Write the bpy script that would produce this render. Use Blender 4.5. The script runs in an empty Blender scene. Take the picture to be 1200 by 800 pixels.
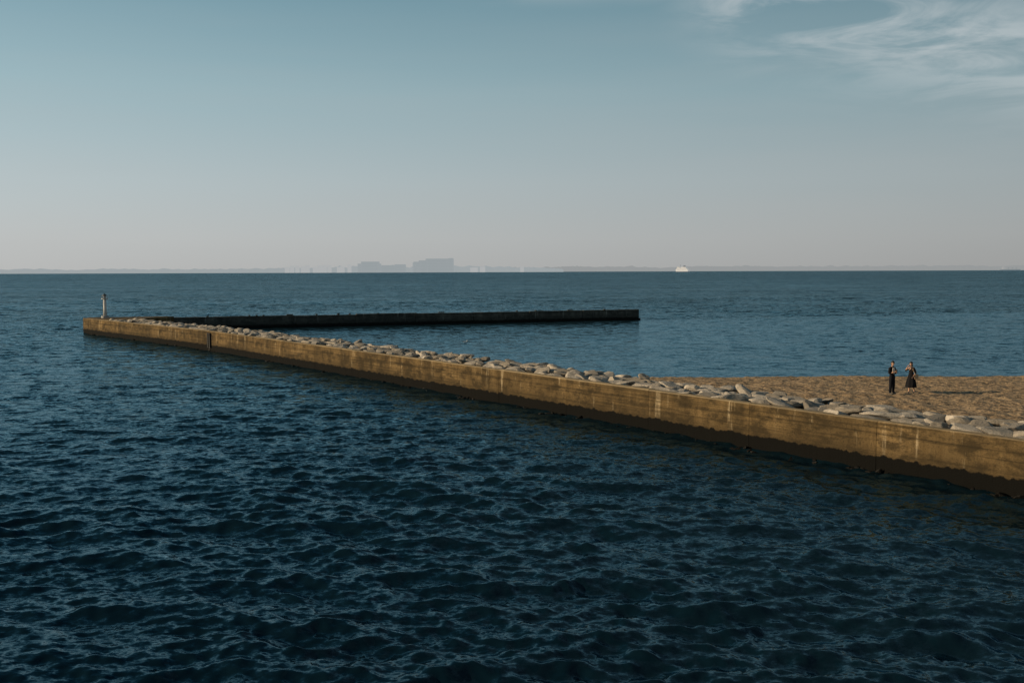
import bpy, bmesh, math, random
import numpy as np
from mathutils import Vector, Matrix, noise
random.seed(7); rng=np.random.RandomState(5)
S=bpy.context.scene
R=math.radians
# ---------------------------------------------------------------- helpers
def link(o): S.collection.objects.link(o); return o
def obj_from(name, verts, faces, mats=(), smooth=False, parent=None, attr=None):
    me=bpy.data.meshes.new(name); me.from_pydata([tuple(v) for v in verts],[],faces); me.update()
    for m in mats: me.materials.append(m)
    if smooth: me.polygons.foreach_set('use_smooth',[True]*len(me.polygons))
    if attr is not None:
        for k,vals in attr.items():
            a=me.attributes.new(k,'FLOAT','POINT'); a.data.foreach_set('value',np.asarray(vals,dtype=np.float32))
    o=link(bpy.data.objects.new(name,me))
    if parent: o.parent=parent
    return o
def empty(name,loc=(0,0,0),rz=0):
    o=bpy.data.objects.new(name,None); o.location=loc; o.rotation_euler=(0,0,rz); o.empty_display_size=.2
    return link(o)
class NT:
    def __init__(s,tree): s.t=tree; s.n=tree.nodes; s.l=tree.links
    def add(s,typ,**kw):
        n=s.n.new(typ)
        for k,v in kw.items(): setattr(n,k,v)
        return n
    def link(s,a,b): s.l.new(a,b)
    def math(s,op,a,b=None,c=None,clamp=False):
        n=s.n.new('ShaderNodeMath'); n.operation=op; n.use_clamp=clamp
        for i,v in enumerate((a,b,c)):
            if v is None: continue
            if isinstance(v,(int,float)): n.inputs[i].default_value=v
            else: s.l.new(v,n.inputs[i])
        return n.outputs[0]
    def mr(s,v,a,b,c=0.,d=1.,smooth=False):
        n=s.n.new('ShaderNodeMapRange'); n.interpolation_type='SMOOTHSTEP' if smooth else 'LINEAR'
        s.l.new(v,n.inputs[0])
        for i,x in zip((1,2,3,4),(a,b,c,d)):
            if isinstance(x,(int,float)): n.inputs[i].default_value=x
            else: s.l.new(x,n.inputs[i])
        return n.outputs[0]
    def mix(s,f,a,b,mode='MIX'):
        n=s.n.new('ShaderNodeMix'); n.data_type='RGBA'; n.blend_type=mode
        for i,v in ((0,f),(6,a),(7,b)):
            if isinstance(v,(int,float)): n.inputs[i].default_value=v
            elif isinstance(v,tuple): n.inputs[i].default_value=(*v,1) if len(v)==3 else v
            else: s.l.new(v,n.inputs[i])
        return n.outputs[2]
    def vmath(s,op,a,b=None,scale=None):
        n=s.n.new('ShaderNodeVectorMath'); n.operation=op
        for i,v in enumerate((a,b)):
            if v is None: continue
            if isinstance(v,tuple): n.inputs[i].default_value=v
            else: s.l.new(v,n.inputs[i])
        if scale is not None:
            if isinstance(scale,(int,float)): n.inputs['Scale'].default_value=scale
            else: s.l.new(scale,n.inputs['Scale'])
        return n.outputs[0]
    def noise(s,vec,scale,detail=4,rough=.5,dist=0,out=0):
        n=s.n.new('ShaderNodeTexNoise'); n.inputs['Scale'].default_value=scale; n.inputs['Detail'].default_value=detail
        n.inputs['Roughness'].default_value=rough; n.inputs['Distortion'].default_value=dist
        if vec is not None: s.l.new(vec,n.inputs['Vector'])
        return n.outputs[out]
    def mapping(s,vec,scale=(1,1,1),rot=(0,0,0),loc=(0,0,0)):
        n=s.n.new('ShaderNodeMapping'); s.l.new(vec,n.inputs[0])
        n.inputs[1].default_value=loc; n.inputs[2].default_value=rot; n.inputs[3].default_value=scale
        return n.outputs[0]
    def ramp(s,f,stops):
        n=s.n.new('ShaderNodeValToRGB'); cr=n.color_ramp
        while len(cr.elements)<len(stops): cr.elements.new(.5)
        for e,(p,c) in zip(cr.elements,stops): e.position=p; e.color=(*c,1)
        s.l.new(f,n.inputs[0]); return n.outputs[0]
    def bump(s,h,dist,strength=1.,normal=None):
        n=s.n.new('ShaderNodeBump'); n.inputs['Distance'].default_value=dist
        if isinstance(strength,(int,float)): n.inputs['Strength'].default_value=strength
        else: s.l.new(strength,n.inputs['Strength'])
        s.l.new(h,n.inputs['Height'])
        if normal is not None: s.l.new(normal,n.inputs['Normal'])
        return n.outputs[0]
def mat(name,base=(.5,.5,.5),rough=.8,build=None):
    m=bpy.data.materials.new(name); m.use_nodes=True
    t=NT(m.node_tree); p=m.node_tree.nodes['Principled BSDF']
    p.inputs['Base Color'].default_value=(*base,1); p.inputs['Roughness'].default_value=rough
    if build: build(t,p)
    return m
def cloth(c):
    def b(t,p):
        g=t.add('ShaderNodeNewGeometry'); n=t.noise(g.outputs['Position'],25,3)
        t.link(t.mix(n,tuple(x*.7 for x in c),tuple(x*1.3 for x in c)),p.inputs['Base Color'])
        t.link(t.bump(n,.01,.6),p.inputs['Normal'])
    return b

# ---------------------------------------------------------------- camera
cam_d=bpy.data.cameras.new('camera'); cam=link(bpy.data.objects.new('camera',cam_d)); S.camera=cam
cam_d.lens=35; cam_d.sensor_width=36; cam_d.clip_end=60000; cam_d.clip_start=.1
H=8.0
cam.matrix_world=Matrix.Translation((0,0,H))@Matrix.Rotation(R(90-4.05),4,'X')@Matrix.Rotation(R(-.19),4,'Z')

# ---------------------------------------------------------------- light + sky
SUN_EL=R(16); sdir=Vector((-1,-.10,0)).normalized()       # towards the sun (from the left)
sv=Vector((sdir.x*math.cos(SUN_EL),sdir.y*math.cos(SUN_EL),math.sin(SUN_EL)))
sd=bpy.data.lights.new('sun','SUN'); sd.energy=5.0; sd.angle=R(.5); sd.color=(1,.76,.48)
so=link(bpy.data.objects.new('sun',sd)); so.rotation_euler=sv.to_track_quat('Z','Y').to_euler()
W=bpy.data.worlds.new('World'); S.world=W; W.use_nodes=True
t=NT(W.node_tree); W.node_tree.nodes.clear()
out=t.add('ShaderNodeOutputWorld')
sky=t.add('ShaderNodeTexSky',sky_type='NISHITA',sun_disc=False,sun_elevation=SUN_EL,sun_rotation=math.atan2(sdir.x,sdir.y),air_density=1.,dust_density=2.,ozone_density=2.)
bg1=t.add('ShaderNodeBackground'); bg1.inputs[1].default_value=.07; t.link(sky.outputs[0],bg1.inputs[0])
tc=t.add('ShaderNodeTexCoord'); sx=t.add('ShaderNodeSeparateXYZ'); t.link(tc.outputs['Generated'],sx.inputs[0])
az=t.math('ARCTAN2',sx.outputs[0],sx.outputs[1]); el=t.math('ARCSINE',sx.outputs[2])
elf=t.math('DIVIDE',el,1.5708,clamp=True)
col=t.ramp(elf,[(0.0,(.46,.465,.46)),(.02,(.48,.50,.50)),(.055,(.435,.505,.525)),(.11,(.31,.445,.49)),(.17,(.18,.32,.385)),(.27,(.035,.12,.18)),(.45,(.012,.055,.09)),(1.,(.008,.035,.06))])
side=t.mr(az,-.6,.6,1.15,.74)
vm=t.vmath('SCALE',col,None,side)
# cirrus wisps
cx=t.add('ShaderNodeCombineXYZ'); t.link(az,cx.inputs[0]); t.link(el,cx.inputs[1])
wv=t.mapping(cx.outputs[0],scale=(6,30,1),rot=(0,0,R(15)),loc=(1.9,.55,0))
n1=t.noise(wv,1.,7,.62,1.)
wv2=t.mapping(cx.outputs[0],scale=(5,14,1),loc=(4.6,2.2,0)); n2=t.noise(wv2,1.,4,.5,.4)
axis=t.math('SUBTRACT',el,t.math('SUBTRACT',.315,t.math('MULTIPLY',az,.27)))
band=t.math('EXPONENT',t.math('MULTIPLY',t.math('POWER',t.math('ABSOLUTE',t.math('DIVIDE',axis,.046)),2.),-1.))
m1=t.math('MULTIPLY',band,t.mr(az,.13,.25,.0,1.,True))
top=t.math('MULTIPLY',t.mr(el,.248,.275,0.,.5,True),t.mr(az,-.12,.05,0,1,True))
cm=t.math('MAXIMUM',m1,top)
cn=t.mr(t.math('ADD',t.math('MULTIPLY',n1,.66),t.math('MULTIPLY',n2,.34)),.41,.61,0,1,True)
cf=t.math('MULTIPLY',t.math('MULTIPLY',cm,cn),.8)
hz=t.noise(t.mapping(cx.outputs[0],scale=(2,22,1),loc=(2,5,0)),1.,3,.5)
colh=t.mix(t.math('MULTIPLY',t.mr(hz,.4,.75,0,.16),t.mr(el,.3,.15,0,1)),vm,(.45,.46,.46))
colc=t.mix(cf,colh,(.52,.57,.585))
bg2=t.add('ShaderNodeBackground'); t.link(colc,bg2.inputs[0])
ms=t.add('ShaderNodeMixShader'); ms.inputs[0].default_value=.93
t.link(bg1.outputs[0],ms.inputs[1]); t.link(bg2.outputs[0],ms.inputs[2]); t.link(ms.outputs[0],out.inputs[0])

# ---------------------------------------------------------------- layout (metres)
P0=np.array([-56.5,131.]);P1=np.array([-31.,101.6]);P2=np.array([18.,34.7]);P3=np.array([54.,-14.4])
ARM_A=np.array([-57.2,134.6]);ARM_B=np.array([20.7,162.])
def nrm(a,b):
    d=(b-a)/np.linalg.norm(b-a); return d,np.array([-d[1],d[0]])
d0,n0=nrm(P0,P1); d1,n1_=nrm(P1,P2)
def sdist(x,y):
    s0=(x-P1[0])*n0[0]+(y-P1[1])*n0[1]; s1=(x-P1[0])*n1_[0]+(y-P1[1])*n1_[1]
    return np.where(y>101.6,s0,s1)
def beach_z(x,y):
    sh=73.4-np.where(x<9,.45*(9-x),0)+.25*np.sin(x*.35)+.15*np.sin(x*1.1+1)
    d=sh-y
    return np.where(d>0,1.75*(1-np.exp(-np.maximum(d,0)/11)),.16*d)

# ---------------------------------------------------------------- water
def make_water():
    rs=[.5,2.,4.,6.,8.]
    while rs[-1]<11: rs.append(rs[-1]*1.03)
    while rs[-1]<60: rs.append(rs[-1]*1.0032)
    while rs[-1]<300: rs.append(rs[-1]*1.0048)
    while rs[-1]<40000: rs.append(rs[-1]*1.04)
    r=np.array(rs)
    a=np.concatenate([np.arange(-180,-40,7.),np.arange(-40,40,.13),np.arange(40,180,7.)])
    a=np.radians(a); nr,na=len(r),len(a)
    RR,AA=np.meshgrid(r,a,indexing='ij')
    X=RR*np.sin(AA);Y=RR*np.cos(AA);Z=np.zeros_like(X);DX=np.zeros_like(X);DY=np.zeros_like(X)
    s=sdist(X,Y)
    armd,armn=nrm(ARM_A,ARM_B)
    sa=(X-ARM_A[0])*armn[0]+(Y-ARM_A[1])*armn[1]
    inside=np.clip(s/3,0,1)*np.clip(-sa/4,0,1)
    calm=inside*(1-.45*np.clip((X-15)/45,0,1))
    N=210
    lam=np.exp(np.linspace(np.log(.20),np.log(6.0),N))
    k0=int((r<900).sum())
    gx,gy,gr=X[:k0],Y[:k0],RR[:k0]
    gust=.80+.35*np.sin(gx*.05+gy*.021+1)*np.sin(gy*.043-gx*.017+.4)+.22*np.sin(gx*.19-gy*.11)*np.sin(gy*.23+gx*.07)
    for i,l in enumerate(lam):
        k=2*math.pi/l
        th=rng.normal(0,.95 if l<.9 else .42)+R(-104)
        dx,dy=math.cos(th),math.sin(th)
        slope=.033*(1.0 if l<.9 else (.9/l)**.62)*rng.uniform(.2,1.8)*(min(1,l/.45)**.3)
        A=slope/k
        w=np.clip((l/(.0040*gr+.02)-2.)/2.,0,1)
        ph=k*(dx*gx+dy*gy)+rng.uniform(0,6.28)+1.9*np.sin(k*.21*(dy*gx-dx*gy)+rng.uniform(0,6.28))+1.0*np.sin(k*.13*(dx*gx+dy*gy)+rng.uniform(0,6.28))
        aw=A*w*gust*(1-.75*calm[:k0])
        c=np.cos(ph)*aw*.45
        Z[:k0]+=aw*np.sin(ph); DX[:k0]+=dx*c; DY[:k0]+=dy*c
    X+=DX;Y+=DY
    nv=nr*na
    co=np.stack([X,Y,Z],-1).reshape(-1,3)
    i=np.arange(nr-1)[:,None]*na; j=np.arange(na)[None,:]; j2=(j+1)%na
    q=np.stack([i+j,i+j2,i+na+j2,i+na+j],-1).reshape(-1,4)[:, ::-1]
    me=bpy.data.meshes.new('sea_water'); me.vertices.add(nv); me.vertices.foreach_set('co',co.astype(np.float32).ravel())
    nf=len(q); me.loops.add(nf*4); me.loops.foreach_set('vertex_index',q.astype(np.int32).ravel())
    me.polygons.add(nf); me.polygons.foreach_set('loop_start',np.arange(nf,dtype=np.int32)*4)
    try: me.polygons.foreach_set('loop_total',np.full(nf,4,dtype=np.int32))
    except Exception: pass
    me.update(calc_edges=True); me.validate()
    at=me.attributes.new('calm','FLOAT','POINT'); at.data.foreach_set('value',calm.astype(np.float32).ravel())
    me.polygons.foreach_set('use_smooth',np.ones(nf,dtype=bool))
    if me.polygons[len(me.polygons)//2].normal.z<0: me.flip_normals()
    def b(t,p):
        g=t.add('ShaderNodeNewGeometry'); pos=g.outputs['Position']
        at=t.add('ShaderNodeAttribute',attribute_name='calm')
        ln=t.add('ShaderNodeVectorMath',operation='LENGTH'); t.link(pos,ln.inputs[0]); rr=ln.outputs['Value']
        gustn=t.noise(t.mapping(pos,scale=(.010,.030,.02)),1.,5,.6,.5)
        g1=t.mr(gustn,.32,.68,.62,1.32)
        st=t.math('MULTIPLY',g1,t.math('SUBTRACT',1.,t.math('MULTIPLY',at.outputs['Fac'],.60)))
        # ripples too small for the mesh: tilt the normal directly with vector noise (slope field)
        def slope(scale,detail,rough,amp,ax=.7,rot=-8):
            v=t.mapping(pos,scale=(ax*scale,scale,scale),rot=(0,0,R(rot)))
            c=t.noise(v,1.,detail,rough,0.,out=1)
            return t.vmath('SCALE',t.vmath('SUBTRACT',c,(.5,.5,.5)),None,t.math('MULTIPLY',amp,st) if not isinstance(amp,(int,float)) else t.math('MULTIPLY',st,amp))
        s1=slope(5.5,3,.65,.95)
        s2=slope(1.4,2,.55,t.mr(rr,25,130,.35,1.5),.6,-6)
        s3=slope(.32,2,.6,t.mr(rr,60,300,0.,1.8,True),.4,-10)
        s4=slope(.05,3,.65,t.mr(rr,250,1200,0.,1.7,True),.3,-12)
        tot=t.vmath('ADD',t.vmath('ADD',s1,s2),t.vmath('ADD',s3,s4))
        tot=t.vmath('MULTIPLY',tot,(.75,1.15,0.))
        nn=t.vmath('NORMALIZE',t.vmath('ADD',g.outputs['Normal'],tot))
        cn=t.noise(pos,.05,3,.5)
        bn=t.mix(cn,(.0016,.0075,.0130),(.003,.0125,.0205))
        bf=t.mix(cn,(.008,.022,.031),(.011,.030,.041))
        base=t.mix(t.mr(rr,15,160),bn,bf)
        df=t.add('ShaderNodeBsdfDiffuse'); t.link(base,df.inputs[0])
        gl=t.add('ShaderNodeBsdfGlossy'); gl.inputs['Color'].default_value=(.43,.69,.82,1); gl.inputs['Roughness'].default_value=.10
        t.link(nn,gl.inputs['Normal'])
        fr=t.add('ShaderNodeFresnel'); fr.inputs[0].default_value=1.333; t.link(nn,fr.inputs['Normal'])
        fm=t.math('MINIMUM',t.math('MULTIPLY',fr.outputs[0],.95),.60)
        m0=t.add('ShaderNodeMixShader'); t.link(fm,m0.inputs[0]); t.link(df.outputs[0],m0.inputs[1]); t.link(gl.outputs[0],m0.inputs[2])
        e=t.add('ShaderNodeEmission'); e.inputs[0].default_value=(.17,.25,.295,1)  # aerial haze painted into the far water as emission, stronger with distance
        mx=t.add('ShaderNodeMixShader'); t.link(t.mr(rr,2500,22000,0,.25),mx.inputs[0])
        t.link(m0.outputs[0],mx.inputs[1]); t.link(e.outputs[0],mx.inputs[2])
        o=[n for n in t.n if n.type=='OUTPUT_MATERIAL'][0]; t.link(mx.outputs[0],o.inputs[0])
        t.n.remove(p)
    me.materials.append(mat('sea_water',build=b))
    return link(bpy.data.objects.new('sea_water',me))
make_water()

# ---------------------------------------------------------------- sand
def make_sand():
    xs=list(np.arange(-14,46,.14)); 
    while xs[-1]<400: xs.append(xs[-1]+max(.14,(xs[-1]-45)*.08+.14))
    ys=list(np.arange(77,30,-.14))
    while ys[-1]>-60: ys.append(ys[-1]-max(.14,(30-ys[-1])*.08+.14))
    xs=np.array(xs);ys=np.array(ys)
    X,Y=np.meshgrid(xs,ys); Z=beach_z(X,Y); s=sdist(X,Y)
    nx,ny=len(xs),len(ys)
    nz=np.zeros(X.size); zf=Z.ravel()
    for i,(x,y) in enumerate(zip(X.ravel(),Y.ravel())):
        if zf[i]<-.3 : continue
        n=noise.noise((x*.55,y*.55,0))*.05+noise.noise((x*1.7,y*1.7,3))*.10
        n-=abs(noise.noise((x*3.0,y*3.0,7)))*.13
        nz[i]=n
    amp=np.clip(Z.ravel()/.5,.06,1)
    Z=(zf+nz*amp).reshape(X.shape)
    Z=np.where(s<.3,-2.5,Z)
    verts=np.stack([X,Y,Z],-1).reshape(-1,3)
    i=np.arange(ny-1)[:,None]*nx; j=np.arange(nx-1)[None,:]
    q=np.stack([i+j,i+nx+j,i+nx+j+1,i+j+1],-1).reshape(-1,4).tolist()
    def b(t,p):
        g=t.add('ShaderNodeNewGeometry'); pos=g.outputs['Position']
        n=t.noise(pos,.6,5,.6); f=t.noise(pos,9,4,.7); pt=t.noise(pos,2.6,4,.6)
        c=t.mix(t.mr(n,.3,.7),(.26,.18,.10),(.41,.295,.175))
        c=t.mix(t.mr(pt,.5,.60,0,.75),c,(.075,.052,.031))
        c=t.mix(t.mr(f,.53,.66,0,.75),c,(.05,.037,.025))
        sp=t.add('ShaderNodeSeparateXYZ'); t.link(pos,sp.inputs[0])
        wn=t.math('ADD',sp.outputs[2],t.math('MULTIPLY',t.math('SUBTRACT',n,.5),.12))
        c=t.mix(t.mr(wn,.06,.24,1,0,True),c,(.026,.022,.017))
        t.link(c,p.inputs['Base Color']); t.link(t.mr(wn,.0,.16,.45,.95),p.inputs['Roughness'])
        t.link(t.bump(f,.05,.9,t.bump(pt,.2,.9)),p.inputs['Normal'])
    return obj_from('sand_beach',verts,q,[mat('sand',build=b)],smooth=True)
make_sand()

# ---------------------------------------------------------------- concrete
def conc(kind):
    def b(t,p):
        g=t.add('ShaderNodeNewGeometry'); pos=g.outputs['Position']
        at=t.add('ShaderNodeAttribute',attribute_name='tone')
        sp=t.add('ShaderNodeSeparateXYZ'); t.link(pos,sp.inputs[0]); z=sp.outputs[2]
        streak=t.noise(t.mapping(pos,scale=(2.2,2.2,.22)),1.,5,.62)
        wide=t.noise(t.mapping(pos,scale=(.45,.45,.1)),1.,3,.5)
        blot=t.noise(t.mapping(pos,scale=(.9,.9,1.7)),1.,7,.70)
        fine=t.noise(pos,14,5,.7)
        if kind=='near':
            a,bb=(.130,.085,.036),(.265,.182,.085); dark=(.032,.024,.013); pale=(.43,.345,.22)
        else:
            a,bb=(.075,.07,.06),(.16,.148,.125); dark=(.03,.03,.027); pale=(.26,.25,.22)
        c=t.mix(t.mr(streak,.3,.7),a,bb)
        c=t.mix(t.mr(at.outputs['Fac'],0,1,.0,.42),c,dark)
        c=t.mix(t.mr(wide,.42,.60,0,.45),c,dark)
        c=t.mix(t.mr(blot,.46,.60,0,.80),c,dark)
        c=t.mix(t.mr(streak,.61,.68,0,.65),c,pale)
        lines=t.noise(t.mapping(pos,scale=(.15,.15,9)),1.,3,.6)
        c=t.mix(t.mr(lines,.52,.60,0,.55),c,dark)
        c=t.mix(t.mr(fine,.50,.66,0,.6),c,dark)
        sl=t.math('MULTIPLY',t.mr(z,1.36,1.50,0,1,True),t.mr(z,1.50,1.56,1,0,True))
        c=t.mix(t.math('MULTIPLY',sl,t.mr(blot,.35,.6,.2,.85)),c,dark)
        c=t.mix(t.mr(z,1.93,1.99,0,.5),c,pale)
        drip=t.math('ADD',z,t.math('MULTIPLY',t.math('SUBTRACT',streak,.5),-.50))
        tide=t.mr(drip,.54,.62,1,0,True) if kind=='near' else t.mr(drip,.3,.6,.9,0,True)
        c=t.mix(t.math('MULTIPLY',t.mr(drip,.6,1.2,1,0,True),.55),c,dark)
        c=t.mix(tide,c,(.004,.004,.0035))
        t.link(c,p.inputs['Base Color']); p.inputs['Roughness'].default_value=.92
        p.inputs['Specular IOR Level'].default_value=.12
        t.link(t.bump(fine,.03,.9,t.bump(streak,.06,.6)),p.inputs['Normal'])
    return b
M_conc=mat('weathered_concrete',build=conc('near'))
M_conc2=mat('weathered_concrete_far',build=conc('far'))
prof_near=[(0,-1.5),(0,-.2),(0,.3),(0,.7),(0,1.1),(0,1.50),(.02,1.515),(.02,1.7),(.02,1.95),(.06,2.0),(.25,2.01),(.48,2.0),(.52,1.95),(.52,1.2),(.52,-1.5)]
def sweep_wall(name,a,b,prof,panel,matl,step=.5,first=0.,seed=1,jit=.02,gap=.018,parent=None,core=True,ch=.02):
    rn=random.Random(seed); a=np.array(a);b=np.array(b);L=np.linalg.norm(b-a);d,n=nrm(a,b)
    V=[];F=[];T=[]
    cuts=[0.]
    x=first if first>0 else panel
    while x<L-1.5: cuts.append(x); x+=panel
    cuts.append(L)
    for c0,c1 in zip(cuts[:-1],cuts[1:]):
        dz=rn.uniform(-jit,jit); ds=rn.uniform(-.008,.008); tone=rn.random()
        tilt=rn.uniform(-.012,.012)
        k=max(2,int((c1-c0-gap)/step)+1); m=len(prof); base=len(V)
        for i in range(k):
            u=i/(k-1); q=c0+gap/2+(c1-c0-gap)*u
            for j,(s,z) in enumerate(prof):
                px=a+d*q+n*(s+ds)
                nn=noise.noise((px[0]*1.3,px[1]*1.3,z*1.3+seed))*.014
                zz=z+(dz+tilt*(u-.5) if z>0 else 0)
                if z>1.4: zz-=abs(noise.noise((px[0]*2.1,px[1]*2.1,seed+5)))*ch*1.2
                if 1.9<z<1.99: zz-=max(0,noise.noise((px[0]*3,px[1]*3,seed+9)))*ch*3
                V.append((px[0]+n[0]*nn,px[1]+n[1]*nn,zz)); T.append(tone)
        for i in range(k-1):
            for j in range(m-1):
                p=base+i*m+j; F.append((p,p+m,p+m+1,p+1))
        F.append(tuple(base+j for j in range(m))); F.append(tuple(base+(k-1)*m+j for j in reversed(range(m))))
    if core:
        base=len(V); zt=max(z for s,z in prof)-.09; w=prof[-1][0]
        for q in (.03,L-.03):
            for s,z in ((.06,-1.4),(.06,zt),(w-.06,zt),(w-.06,-1.4)):
                px=a+d*q+n*s; V.append((px[0],px[1],z)); T.append(1.)
        F+=[(base,base+1,base+2,base+3),(base+7,base+6,base+5,base+4)]
        for j in range(4): F.append((base+j,base+4+j,base+4+(j+1)%4,base+(j+1)%4))
    return obj_from(name,V,F,[matl],attr={'tone':T},parent=parent)
sea_wall=empty('concrete_sea_wall')
L1=float(np.linalg.norm(P2-P1))
sweep_wall('far_wall_section',P0,P1,prof_near,6.5,M_conc,parent=sea_wall,seed=3)
j_at=np.linalg.norm(np.array([6.4,49.6])-P1)
sweep_wall('main_wall_section',P1+d1*.02,P3,prof_near,6.5,M_conc,first=float(j_at%6.5),parent=sea_wall,seed=4,step=.3)

def box(V,F,c,sz,ax=(1,0,0),ay=(0,1,0)):
    b=len(V); ax=Vector(ax);ay=Vector(ay);az_=Vector((0,0,1)); c=Vector(c)
    for z in(-1,1):
        for y in(-1,1):
            for x in(-1,1): V.append(tuple(c+ax*x*sz[0]/2+ay*y*sz[1]/2+az_*z*sz[2]/2))
    F+=[(b,b+2,b+3,b+1),(b+4,b+5,b+7,b+6),(b,b+1,b+5,b+4),(b+2,b+6,b+7,b+3),(b,b+4,b+6,b+2),(b+1,b+3,b+7,b+5)]
M_rub=mat('black_rubber',(.012,.012,.012),.7,cloth((.012,.012,.012)))
V=[];F=[]
lp=P1+d1*.3
D3=(d1[0],d1[1],0);N3=(n1_[0],n1_[1],0)
def wl(u,s,z): q=lp+d1*u+n1_*s; return (q[0],q[1],z)
for u in(-.28,.28): box(V,F,wl(u,-.10,1.05),(.16,.16,1.5),D3,N3)
for k in range(8): box(V,F,wl(0,-.1,.1+k*.23),(.44,.05,.05),D3,N3)
box(V,F,wl(0,-.045,1.0),(.42,.05,1.5),D3,N3)
obj_from('wall_ladder',V,F,[M_rub])

def prism(name,pts,z0,z1,m,parent=None,tone=.3):
    n=len(pts); V=[(x,y,z0) for x,y in pts]+[(x,y,z1) for x,y in pts]
    F=[tuple(reversed(range(n))),tuple(range(n,2*n))]+[(i,(i+1)%n,n+(i+1)%n,n+i) for i in range(n)]
    o=obj_from(name,V,F,[m],attr={'tone':[tone]*(2*n)},parent=parent)
    bm=bmesh.new(); bm.from_mesh(o.data); bmesh.ops.recalc_face_normals(bm,faces=bm.faces)
    bmesh.ops.bevel(bm,geom=[e for e in bm.edges],offset=.05,segments=1,affect='EDGES'); bm.to_mesh(o.data); bm.free()
    return o
prism('pier_head_platform',[(-56.2,131.25),(-50.3,124.6),(-46.5,137.0),(-57.3,134.4)],-1.5,1.93,M_conc,parent=sea_wall)

# outer breakwater arm
arm=empty('breakwater_arm')
prof_arm=[(-.55,-1.5),(-.55,.26),(-.5,.30),(0,.31),(0,.9),(0,1.35),(.0,1.66),(.04,1.70),(.4,1.71),(.8,1.70),(.84,1.45),(1.9,1.45),(2.0,1.40),(2.0,.6),(2.0,-1.5)]
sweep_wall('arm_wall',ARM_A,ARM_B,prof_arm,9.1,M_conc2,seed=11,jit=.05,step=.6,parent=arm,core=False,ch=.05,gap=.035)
da,na_=nrm(ARM_A,ARM_B)
V=[];F=[]
La=np.linalg.norm(ARM_B-ARM_A); rn=random.Random(4)
mid=(ARM_A+ARM_B)/2+na_*.95; box(V,F,(mid[0],mid[1],.0),(La-.4,1.5,2.6),(da[0],da[1],0),(na_[0],na_[1],0))
for k in range(9):
    q=ARM_A+da*(9.1*k+9.1)-na_*.06
    if k<8: box(V,F,(q[0],q[1],.78),(.35,.2,1.75),(da[0],da[1],0),(na_[0],na_[1],0))
for k in range(16):
    q=ARM_A+da*(rn.uniform(3,La-3))+na_*.4
    box(V,F,(q[0],q[1],1.76),(rn.choice([.25,.3,.9]),.25,rn.uniform(.1,.2)),(da[0],da[1],0),(na_[0],na_[1],0))
obj_from('arm_ribs_and_bollards',V,F,[M_conc2],attr={'tone':[.8]*len(V)},parent=arm)

# ---------------------------------------------------------------- rubble mound + stones
def make_mound():
    V=[];F=[]; prof=[(.45,1.55),(1.5,1.74),(3.2,1.70),(3.9,1.35),(5.2,.3),(7.5,-1.6)]
    path=[]
    for a,b,n in((P0,P1,n0),(P1,P3,n1_)):
        L=np.linalg.norm(b-a); k=int(L/.8)
        for i in range(k): path.append((a+(b-a)*i/k,n))
    path=path[5:]
    m=len(prof)
    for q,n in path:
        for s,z in prof:
            p=q+n*s; V.append((p[0],p[1],z+noise.noise((p[0],p[1],s))*.12))
    for i in range(len(path)-1):
        for j in range(m-1):
            a=i*m+j; F.append((a,a+m,a+m+1,a+1))
    def b(t,p):
        g=t.add('ShaderNodeNewGeometry'); pos=g.outputs['Position']
        n=t.noise(pos,3,6,.7); t.link(t.mix(n,(.02,.017,.012),(.11,.085,.055)),p.inputs['Base Color'])
        t.link(t.bump(n,.3,1),p.inputs['Normal'])
    return obj_from('rubble_mound',V,F,[mat('rubble_fill',build=b)],attr=None)
make_mound()
_ico={}
def ico(k):
    if k not in _ico:
        bm=bmesh.new(); bmesh.ops.create_icosphere(bm,subdivisions=k,radius=1)
        _ico[k]=(np.array([v.co[:] for v in bm.verts]),[tuple(v.index for v in f.verts) for f in bm.faces]); bm.free()
    return _ico[k]
def rock(rs,sub,ax,yaw,tilt,c,V,F,T,tone):
    co,fa=ico(sub); co=co.copy()
    for _ in range(11):
        n=rs.normal(size=3); n/=np.linalg.norm(n); h=rs.uniform(.55,.85)
        dd=co@n; over=np.maximum(dd-h,0); co-=np.outer(over,n)*.97
    co[:,2]=np.minimum(co[:,2],.62+co[:,0]*rs.uniform(-.15,.15)+co[:,1]*rs.uniform(-.2,.2))
    ph=rs.uniform(0,6,3); co*=(1+.05*np.sin(co[:,[0]]*5+ph[0])*np.sin(co[:,[1]]*6+ph[1]))
    co*=np.array(ax)
    M=np.array((Matrix.Rotation(yaw,3,'Z')@Matrix.Rotation(tilt[0],3,'X')@Matrix.Rotation(tilt[1],3,'Y')))
    co=co@M.T+np.array(c)
    b=len(V); V.extend(map(tuple,co)); F.extend([tuple(b+i for i in f) for f in fa]); T.extend([tone]*len(co))
def rockmat(wet):
    def b(t,p):
        g=t.add('ShaderNodeNewGeometry'); pos=g.outputs['Position']; at=t.add('ShaderNodeAttribute',attribute_name='tone')
        n=t.noise(pos,2.2,6,.65); f=t.noise(pos,12,5,.7)
        if wet:
            c=t.mix(n,(.004,.004,.003),(.008,.007,.006)); c=t.mix(t.mr(f,.70,.74,0,.4),c,(.10,.095,.085)); p.inputs['Roughness'].default_value=.6
            p.inputs['Specular IOR Level'].default_value=.2
        else:
            c=t.mix(at.outputs['Fac'],(.19,.17,.14),(.50,.455,.39)); c=t.mix(t.mr(n,.43,.68,0,.55),c,(.12,.105,.085))
            c=t.mix(t.mr(f,.49,.72,0,.55),c,(.07,.062,.052)); p.inputs['Roughness'].default_value=.9
        t.link(c,p.inputs['Base Color']); t.link(t.bump(f,.06,.9),p.inputs['Normal'])
    return b
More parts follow.
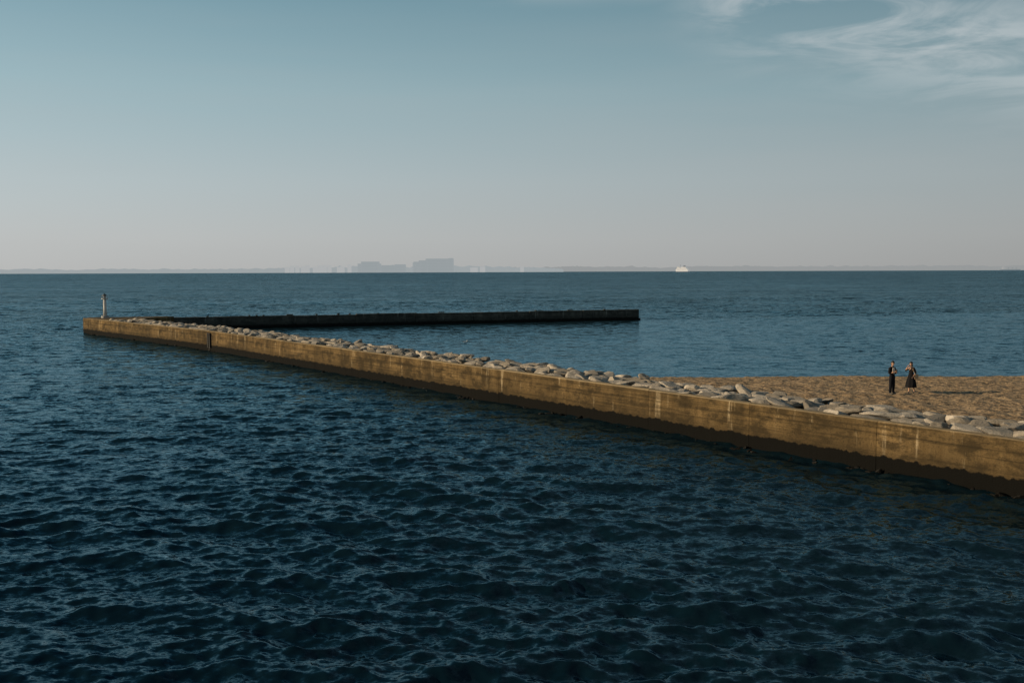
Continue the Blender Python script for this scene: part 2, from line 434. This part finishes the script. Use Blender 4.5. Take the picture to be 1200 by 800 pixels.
def make_rocks():
    rs=np.random.RandomState(12); V=[];F=[];T=[]
    for a,b,d,n in((P0,P1,d0,n0),(P1,P3,d1,n1_)):
        L=np.linalg.norm(b-a); yaw0=math.atan2(d[1],d[0])
        start=7. if a is P0 else 0
        for ri,s in enumerate((1.0,1.65,2.35,3.05,3.7,4.2,4.8)):
            q=start+rs.uniform(0,.6)
            while q<L:
                big=rs.uniform(.40,1.04); q+=big*.82
                if ri<5 and rs.rand()<.04: q+=.25; continue
                p=a+d*q+n*(s+rs.normal(0,.13)); dist=p[1]
                zb=(1.87 if ri<5 else 1.35 if ri==5 else .75)
                bz=float(beach_z(p[0],p[1])); 
                if ri>=5 and bz>1.0: 
                    if rs.rand()<.93: q+=big*.93; continue
                    zb=bz
                zb=max(zb,bz)+rs.uniform(-.09,.11)
                hz_=rs.uniform(.16,.29)
                rock(rs,3 if dist<58 else 2,(big,rs.uniform(.34,.60),hz_),yaw0+rs.normal(0,.5),(rs.normal(0,.2),rs.normal(0,.16)),(p[0],p[1],zb),V,F,T,rs.rand())
                q+=big*.70
    for k in range(420):
        u=rs.rand(); q=P1+(P2-P1)*u*.75 if rs.rand()<.75 else P0+(P1-P0)*rs.uniform(.15,1)
        s=rs.uniform(4.2,6.4); nn=n1_; p=q+nn*s
        rock(rs,2,(rs.uniform(.35,.7),rs.uniform(.3,.5),rs.uniform(.2,.35)),rs.uniform(0,6),(rs.normal(0,.3),rs.normal(0,.3)),(p[0],p[1],1.3-(s-4)*.62),V,F,T,rs.rand()*.7)
    obj_from('revetment_stones',V,F,[mat('granite_stone',build=rockmat(False))],attr={'tone':T})
    V=[];F=[];T=[]
    for a,b,d,n in((P0,P1,d0,n0),(P1,P3,d1,n1_)):
        L=np.linalg.norm(b-a); q=0
        while q<L:
            q+=rs.uniform(.08,.40); s=-abs(rs.normal(0,.22))-.0; p=a+d*q+n*s
            sz=rs.uniform(.08,.24)
            rock(rs,2,(sz*rs.uniform(1,1.9),sz,sz*.5),rs.uniform(0,6),(rs.normal(0,.3),rs.normal(0,.3)),(p[0],p[1],-.07+s*.15),V,F,T,rs.rand())
    obj_from('tidal_toe_rocks',V,F,[mat('wet_rock',build=rockmat(True))],attr={'tone':T})
make_rocks()

# ---------------------------------------------------------------- harbour beacon
M_white=mat('white_paint',(.6,.6,.58),.5,cloth((.5,.5,.49)))
M_dark=mat('dark_paint',(.05,.05,.05),.5,cloth((.05,.05,.05)))
M_grey=mat('grey_paint',(.3,.3,.3),.5,cloth((.28,.28,.28)))
def lathe(name,prof,m,seg=20,parent=None,loc=(0,0,0),wob=0,smooth=True,sy=1.):
    V=[];F=[]
    for r,z in prof:
        for i in range(seg):
            a=2*math.pi*i/seg; rr=r*(1+wob*math.sin(a*7)*(1 if z<.8 else .2))
            V.append((loc[0]+rr*math.cos(a),loc[1]+rr*math.sin(a)*sy,loc[2]+z))
    n=len(prof)
    for k in range(n-1):
        for i in range(seg): F.append((k*seg+i,k*seg+(i+1)%seg,(k+1)*seg+(i+1)%seg,(k+1)*seg+i))
    F.append(tuple(reversed(range(seg)))); F.append(tuple((n-1)*seg+i for i in range(seg)))
    return obj_from(name,V,F,[m],smooth=smooth,parent=parent)
bc=empty('harbour_beacon',(-54.2,132.6,1.92))
lathe('concrete_base',[(.50,0),(.50,.28),(.43,.32)],M_grey,parent=bc,smooth=False)
lathe('tower_column',[(.23,.32),(.20,1.2),(.18,2.45)],M_white,parent=bc)
lathe('gallery',[(.19,2.45),(.42,2.52),(.44,2.60),(.42,2.62)],M_white,parent=bc,smooth=False)
lathe('lantern',[(.17,2.62),(.19,2.68),(.19,2.92),(.16,2.98)],M_grey,parent=bc)
lathe('lantern_roof',[(.30,2.98),(.26,3.06),(.10,3.2),(.03,3.26)],M_dark,parent=bc)
V=[];F=[]
for i in range(8):
    a=i*math.pi/4; box(V,F,(.40*math.cos(a),.40*math.sin(a),2.8),(.03,.03,.38))
    a2=a+math.pi/8; box(V,F,(.37*math.cos(a2),.37*math.sin(a2),2.98),(.30,.025,.025),(-math.sin(a2),math.cos(a2),0),(math.cos(a2),math.sin(a2),0))
obj_from('gallery_railing',V,F,[M_grey],parent=bc)
V=[];F=[]
for k in range(7): box(V,F,(0,-.29,.5+k*.27),(.3,.03,.03))
for x in(-.15,.15): box(V,F,(x,-.29,1.35),(.03,.03,2.0))
obj_from('access_ladder',V,F,[M_grey],parent=bc)

# ---------------------------------------------------------------- skinned figures
def skinned(name,nodes,edges,mats,levels=2,parent=None,assign=None,root=0):
    me=bpy.data.meshes.new(name+'_sk'); me.from_pydata([n[0] for n in nodes],edges,[])
    o=link(bpy.data.objects.new(name+'_sk',me))
    md=o.modifiers.new('s','SKIN'); md.use_smooth_shade=True; md.branch_smoothing=.3
    sv_=me.skin_vertices[0].data
    for i,n in enumerate(nodes):
        r=n[1]; sv_[i].radius=(r,r) if isinstance(r,(int,float)) else r; sv_[i].use_root=(i==root)
    ss=o.modifiers.new('u','SUBSURF'); ss.levels=levels; ss.render_levels=levels
    dg=bpy.context.evaluated_depsgraph_get(); dg.update()
    m2=bpy.data.meshes.new_from_object(o.evaluated_get(dg)); m2.name=name
    bpy.data.objects.remove(o)
    m2.materials.clear()
    for m in mats: m2.materials.append(m)
    m2.polygons.foreach_set('use_smooth',[True]*len(m2.polygons))
    if assign:
        for p in m2.polygons: p.material_index=assign(p.center)
    r=link(bpy.data.objects.new(name,m2))
    if parent: r.parent=parent
    return r
M_skin=mat('skin',(.42,.25,.17),.55,cloth((.42,.25,.17)))
M_black=mat('black_cloth',(.012,.012,.014),.9,cloth((.010,.010,.012)))
M_navy=mat('dark_trousers',(.015,.017,.022),.9,cloth((.011,.012,.016)))
M_hair=mat('black_hair',(.01,.008,.007),.6,cloth((.009,.007,.006)))
M_lt=mat('pale_cloth',(.55,.52,.47),.9,cloth((.52,.49,.44)))
M_tan=mat('tan_bag',(.40,.28,.17),.8,cloth((.40,.28,.17)))
for m_ in (M_black,M_navy): m_.node_tree.nodes['Principled BSDF'].inputs['Specular IOR Level'].default_value=.1
def head(parent,c,yaw,hairlen,tilt=0):
    M=Matrix.Translation(c)@Matrix.Rotation(yaw,4,'Z')@Matrix.Rotation(tilt,4,'X')   # face looks to local -Y
    co,fa=ico(4); V=[]
    for x,y,z in co:
        w=.074*(1-.22*max(0,-z)**1.3*(1 if z<0 else 0)); 
        px=x*w; py=y*.093; pz=z*.112
        if y<0:
            py+= .012*math.exp(-((abs(x)-.42)**2/.03+(z-.08)**2/.02))
            py-= .022*math.exp(-(x*x/.012+(z+.18)**2/.03))
            py-= .007*math.exp(-(x*x/.05+(z+.48)**2/.006))
            py-= .010*math.exp(-(x*x/.08+(z+.85)**2/.03))
        if z<-.3 and y>0: py*=.82
        V.append(M@Vector((px,py,pz)))
    obj_from('head',V,fa,[M_skin],smooth=True,parent=parent)
    for sx_ in(-1,1):
        co2,fa2=ico(2)
        V=[M@Vector((sx_*.031+x*.011,-.080+y*.008,.010+z*.007)) for x,y,z in co2]; obj_from('eye',V,fa2,[M_dark],smooth=True,parent=parent)
        V=[M@Vector((sx_*.076+x*.010,.004+y*.020,-.008+z*.030)) for x,y,z in co2]; obj_from('ear',V,fa2,[M_skin],smooth=True,parent=parent)
    V=[M@Vector((x*.022,-.091+y*.006,-.054+z*.005)) for x,y,z in ico(2)[0]]; obj_from('mouth',V,ico(2)[1],[mat('lips',(.3,.1,.08),.5)],smooth=True,parent=parent)
    V=[];
    for x,y,z in co:
        s=1.13+.03*math.sin(x*17+z*9)*math.sin(y*14)
        px,py,pz=x*.076*s,y*.093*s+.008,z*.112*s+.010
        if z<.25 and y<.05:
            k=min(1,(.05-y)*4)*min(1,(.25-z)*4); px*=1-.35*k; py=py*(1-.45*k)+.02*k; pz=pz*(1-.2*k)
        if z<-.1 and y>-.05: pz-=hairlen*min(1,(-.1-z)*1.6)
        V.append(M@Vector((px,py,pz)))
    obj_from('hair',V,fa,[M_hair],smooth=True,parent=parent)
def hand(parent,name,w,f,pn,curl=.6,thumb=1):
    f=Vector(f).normalized(); pn=(Vector(pn)-f*Vector(pn).dot(f)).normalized(); sd_=f.cross(pn)*thumb
    w=Vector(w)
    def sk(nm,pts,rad,root=0): return skinned(nm,[(tuple(p),r) for p,r in zip(pts,rad)],[(i,i+1) for i in range(len(pts)-1)],[M_skin],1,parent)
    sk(name+'_palm',[w,w+f*.035,w+f*.085],[(.024,.018),(.036,.017),(.038,.014)])
    for i,(off,ln) in enumerate(((.028,.070),(.009,.078),(-.010,.072),(-.028,.056))):
        b=w+f*.078+sd_*off; c1=curl*.5; c2=curl*1.1; c3=curl*1.6
        p1=b+(f*math.cos(c1)+pn*math.sin(c1))*ln*.45; p2=p1+(f*math.cos(c2)+pn*math.sin(c2))*ln*.32; p3=p2+(f*math.cos(c3)+pn*math.sin(c3))*ln*.25
        sk(name+'_finger_%d'%(i+1),[b-f*.015,b,p1,p2,p3],[.009,.0095,.009,.008,.0065])
    tb=w+f*.028+sd_*.026; t1=tb+(f*.6+sd_*.75).normalized()*.034; t2=t1+(f*.8+sd_*.3+pn*.5).normalized()*.030; t3=t2+(f*.9+pn*.5).normalized()*.022
    sk(name+'_thumb',[tb-sd_*.01,tb,t1,t2,t3],[.011,.012,.0105,.009,.007])
def ground(x,y): return float(beach_z(np.array(x),np.array(y)))
def person1():
    x,y=19.95,52.0; e=empty('standing_person',(x,y,ground(x,y)-.03),R(25)); e.scale=(1.0,)*3
    LE,LW=(-.245,-.02,1.10),(-.10,-.23,1.20); RE,RW=(.235,.0,1.08),(.07,-.235,1.18)
    N=[((0,.0,.93),(.155,.115)),((0,.0,1.08),(.145,.11)),((0,.01,1.27),(.18,.12)),((0,.015,1.41),(.12,.085)),((0,.0,1.48),.055),((0,-.01,1.56),.048),
       ((-.165,.01,1.385),.075),(LE,.055),(LW,.036),((.165,.01,1.385),.075),(RE,.055),(RW,.036),
       ((-.085,0,.86),.108),((-.105,-.015,.49),.082),((-.12,.02,.10),.066),((-.125,-.06,.045),(.05,.04)),((-.135,-.17,.035),(.045,.03)),
       ((.085,0,.86),.108),((.115,.0,.49),.082),((.135,.05,.10),.066),((.145,-.03,.045),(.05,.04)),((.165,-.14,.035),(.045,.03))]
    E=[(0,1),(1,2),(2,3),(3,4),(4,5),(3,6),(6,7),(7,8),(3,9),(9,10),(10,11),(0,12),(12,13),(13,14),(14,15),(15,16),(0,17),(17,18),(18,19),(19,20),(20,21)]
    def asg(c):
        if c.z>1.47 and abs(c.x)<.09: return 2
        if c.z<.08: return 3
        if c.z<.93: return 1
        if c.y<-.15 and c.z>1.0: return 2
        return 0
    skinned('body',N,E,[M_black,M_navy,M_skin,M_dark],2,e,asg)
    head(e,Vector((0,-.03,1.635)),R(-8),.02,R(14))
    hand(e,'left_hand',LW,(.75,-.45,.35),(.3,-.2,-1),.9,-1)
    hand(e,'right_hand',RW,(-.6,-.5,.5),(-.5,.4,.6),.9,1)
    V=[];F=[]; box(V,F,(0,-.31,1.27),(.075,.012,.15)); obj_from('phone',V,F,[M_dark],parent=e)
    V=[];F=[];n=12
    for i in range(n):
        u=i/(n-1); z=1.10+.33*u; w=.055+.03*math.sin(u*3.1)
        for s in(-1,1): V.append((s*w-.03,-.125-.012*math.cos(s*.8)+.02*max(0,u-.6),z))
    F=[(2*i,2*i+1,2*i+3,2*i+2) for i in range(n-1)]
    o=obj_from('shirt_front',V,F,[M_lt],parent=e); m=o.modifiers.new('t','SOLIDIFY'); m.thickness=.02; m.offset=0
def person2():
    x,y=21.15,52.5; e=empty('woman_in_black_dress',(x,y,ground(x,y)-.03),R(-50)); e.scale=(.96,)*3
    LE,LW=(-.27,-.13,1.22),(-.12,-.20,1.46); RE,RW=(.24,.05,1.10),(.21,-.14,.98)
    N=[((0,.0,.94),(.145,.11)),((0,.0,1.10),(.12,.10)),((0,.0,1.27),(.155,.115)),((0,.01,1.41),(.11,.08)),((0,.0,1.48),.05),((0,-.01,1.56),.044),
       ((-.15,.01,1.385),.066),(LE,.048),(LW,.032),((.15,.01,1.385),.066),(RE,.048),(RW,.032),
       ((-.08,0,.86),.095),((-.085,-.03,.48),.06),((-.09,-.03,.09),.04),((-.09,-.09,.04),(.036,.035)),((-.10,-.18,.03),(.035,.024)),
       ((.08,0,.86),.095),((.10,.06,.48),.06),((.11,.16,.11),.04),((.115,.10,.045),(.036,.035)),((.12,.01,.03),(.035,.024))]
    E=[(0,1),(1,2),(2,3),(3,4),(4,5),(3,6),(6,7),(7,8),(3,9),(9,10),(10,11),(0,12),(12,13),(13,14),(14,15),(15,16),(0,17),(17,18),(18,19),(19,20),(20,21)]
    def asg(c):
        if c.z>1.46 and abs(c.x)<.08 and c.y>-.1: return 1
        if c.z<.10: return 2
        if c.z<.6: return 1
        if (Vector(c)-Vector(LW)).length<.20 or (Vector(c)-Vector(RW)).length<.16: return 1
        return 0
    skinned('body',N,E,[M_black,M_skin,M_dark],2,e,asg)
    lathe('dress_skirt',[(.31,.34),(.30,.36),(.265,.58),(.215,.78),(.175,.95),(.138,1.06),(.132,1.12)],M_black,42,e,wob=.07,sy=.88)
    head(e,Vector((0,-.03,1.63)),R(10),.11,R(6))
    hand(e,'left_hand',LW,(.5,.1,.85),(.5,.6,-.3),.8,1)
    hand(e,'right_hand',RW,(-.1,-.6,-.7),(-1,0,0),.7,1)
    V=[];F=[]; box(V,F,(.27,.07,.93),(.11,.30,.26)); o=obj_from('shoulder_bag',V,F,[M_tan],parent=e)
    m=o.modifiers.new('b','BEVEL'); m.width=.04; m.segments=3
    pts=[Vector((.27,.17,1.06)),Vector((.215,.11,1.28)),Vector((.13,.06,1.452)),Vector((.10,-.02,1.45)),Vector((.16,-.11,1.28)),Vector((.27,-.04,1.06))]
    skinned('bag_strap',[(tuple(p),.012) for p in pts],[(i,i+1) for i in range(5)],[M_tan],1,e)
person1(); person2()

g=empty('seagull',(-5.2,111,.05),R(30))
def ga(c):
    if c.x>.30: return 2
    if c.z>.09 and c.x<.10 and c.x>-.28: return 1
    return 0
skinned('body',[((0,0,.05),(.10,.08)),((.12,0,.07),(.08,.075)),((.18,0,.15),.042),((.22,0,.22),.045),((.27,0,.215),.022),((.335,0,.205),.010),((-.14,0,.07),(.075,.05)),((-.30,0,.10),(.04,.015))],
        [(0,1),(1,2),(2,3),(3,4),(4,5),(0,6),(6,7)],[mat('gull_white',(.8,.8,.8),.7,cloth((.72,.72,.72))),mat('gull_grey',(.45,.47,.5),.8,cloth((.5,.52,.54))),M_tan],2,g,ga)

# ---------------------------------------------------------------- ships and far shore
def hazy(name,base,hz_,f):  # airlight painted in: constant haze-coloured emission mixed over the base colour
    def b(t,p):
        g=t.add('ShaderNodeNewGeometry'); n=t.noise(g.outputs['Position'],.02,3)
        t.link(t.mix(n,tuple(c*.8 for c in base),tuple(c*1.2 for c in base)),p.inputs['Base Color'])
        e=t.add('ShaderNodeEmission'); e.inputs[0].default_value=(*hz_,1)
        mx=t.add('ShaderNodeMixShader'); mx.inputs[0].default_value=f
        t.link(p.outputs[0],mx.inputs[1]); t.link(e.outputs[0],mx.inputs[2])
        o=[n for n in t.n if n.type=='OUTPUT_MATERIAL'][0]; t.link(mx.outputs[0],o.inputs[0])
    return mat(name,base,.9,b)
HZ=(.33,.345,.35)
def hull(name,L,B,D,m,parent,flare=1.15):
    V=[];F=[];n=14
    for i in range(n):
        u=i/(n-1)*2-1; w=(1-max(0,u)**2.6*.96)*(1-.12*max(0,-u)**3); sh=.12*D*max(0,u)**2
        x=u*L/2
        for s,z in((-.72*w,-2),(-w*(1 if u<.9 else flare),D+sh),(w*(1 if u<.9 else flare),D+sh),(.72*w,-2)): V.append((x*(1.0 if z>0 else .96),s*B/2,z))
    for i in range(n-1):
        for j in range(4): a=i*4+j;b=i*4+(j+1)%4; F.append((a,b,b+4,a+4))
    F+=[(3,2,1,0),tuple((n-1)*4+j for j in range(4))]
    return obj_from(name,V,F,[m],parent=parent)
def ferry():
    e=empty('white_ferry',(854,5000,0),R(128))
    mw=hazy('ferry_white',(.80,.78,.75),(.48,.485,.475),.65); mh=hazy('ferry_dark',(.12,.14,.18),(.22,.24,.255),.6)  # mh: dark colour for windows, funnel, mast and boot stripe
    hull('hull',88,17,10,mw,e)
    for nm,c,s in(('lower_deckhouse',(-3,0,12.9),(72,16,5.7)),('upper_deckhouse',(0,0,18.4),(60,14.5,5.3)),('bridge',(20,0,23.6),(16,15.5,5.0)),('aft_house',(-12,0,22.6),(30,10,3.2))):
        V=[];F=[];box(V,F,c,s);obj_from(nm,V,F,[mw],parent=e)
    V=[];F=[]
    for z,x0,x1,w in((12.4,-34,30,16.4),(18.3,-28,28,14.9),(24.4,13,27,15.9)):
        x=x0
        while x<x1: box(V,F,(x,0,z),(1.9,w,2.0)); x+=2.6
    obj_from('windows',V,F,[mh],parent=e)
    V=[];F=[];box(V,F,(-14,0,28),(9,6,8));box(V,F,(12,0,31),(1,1,10));box(V,F,(12,0,33),(.6,7,.6));obj_from('funnel_and_mast',V,F,[mh],parent=e)
    hull('boot_stripe',88.6,17.3,3.2,mh,e)
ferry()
def cargo():
    e=empty('cargo_ship',(3500,7000,0),R(8))
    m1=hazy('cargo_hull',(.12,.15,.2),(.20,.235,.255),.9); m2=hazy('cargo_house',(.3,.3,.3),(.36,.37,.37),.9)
    hull('hull',150,24,7,m1,e); V=[];F=[];box(V,F,(-55,0,14),(16,20,14));box(V,F,(-55,0,23),(8,24,3)); obj_from('deckhouse',V,F,[m2],parent=e)
    V=[];F=[]
    for x in(-20,10,40): box(V,F,(x,0,14),(1.5,1.5,14)); box(V,F,(x+7,0,19),(14,1,1))
    obj_from('deck_cranes',V,F,[m1],parent=e)
cargo()
def uz(u,px,D): return ((u-600)/1165*D, px/1165*D)
def coast(name,u0,u1,D,hf,m,seed):
    V=[];F=[];n=500
    for i in range(n):
        u=u0+(u1-u0)*i/(n-1); x,_=uz(u,0,D); hh=hf(u)*(1+.35*noise.noise((u*.02,seed,0))+.3*noise.noise((u*.11,seed,2))+.18*noise.noise((u*.5,seed,4)))
        z=max(.5,hh)/1165*D
        V+= [(x,D-60,-3),(x,D,z*.7),(x,D+120,z),(x,D+900,-3)]
    for i in range(n-1):
        for j in range(3): a=i*4+j; F.append((a,a+4,a+5,a+1))
    return obj_from(name,V,F,[m])
def hl(u):
    return 4.8+3.4*math.exp(-((u-480)/120)**2)-1.2*max(0,min(1,(u-600)/90))*1.5
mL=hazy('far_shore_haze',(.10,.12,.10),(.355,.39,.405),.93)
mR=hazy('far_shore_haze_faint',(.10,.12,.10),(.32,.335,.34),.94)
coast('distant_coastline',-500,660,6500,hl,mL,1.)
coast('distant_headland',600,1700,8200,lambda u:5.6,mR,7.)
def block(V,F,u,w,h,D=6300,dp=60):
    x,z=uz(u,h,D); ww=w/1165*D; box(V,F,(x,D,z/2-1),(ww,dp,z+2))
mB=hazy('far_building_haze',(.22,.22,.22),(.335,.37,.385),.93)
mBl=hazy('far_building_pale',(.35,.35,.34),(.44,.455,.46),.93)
V=[];F=[];rn=random.Random(9)
for u in (338,343,349,356,361,371,376,381,388,398,403,410): block(V,F,u+rn.uniform(-1,1),rn.uniform(2.5,4.5),rn.uniform(6.5,10))
for u in (556,566,612): block(V,F,u,rn.uniform(4,9),rn.uniform(5.5,7.5))
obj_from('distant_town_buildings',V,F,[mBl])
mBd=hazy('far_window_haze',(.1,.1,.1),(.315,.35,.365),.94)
def stepped(name,parts,m):
    e=empty(name)
    for k,(u,w,h) in enumerate(parts):
        V=[];F=[];block(V,F,u,w,h,6200-k*15); obj_from('wing_%d'%(k+1),V,F,[m],parent=e)
        V=[];F=[]
        x,z=uz(u,h,6200-k*15); W_=w/1165*6200; nfl=max(2,int(z/9)); 
        for f in range(nfl):
            box(V,F,(x,6200-k*15-30.5,z*(f+.5)/nfl),(W_*.9,1,z/nfl*.35))
        obj_from('window_bands_%d'%(k+1),V,F,[mBd],parent=e)
stepped('distant_hotel_tower',[(508,46,11.5),(516,32,16.0),(497,10,14.0),(490,8,12.5),(529,5,16.5)],mB)
stepped('distant_apartment_block',[(434,26,10.5),(435,20,12.8)],mB)
stepped('distant_warehouse',[(460,24,8.5),(470,12,9.5)],mB)

S.view_settings.view_transform='Standard'; S.view_settings.look='None'; S.view_settings.exposure=0; S.view_settings.gamma=1
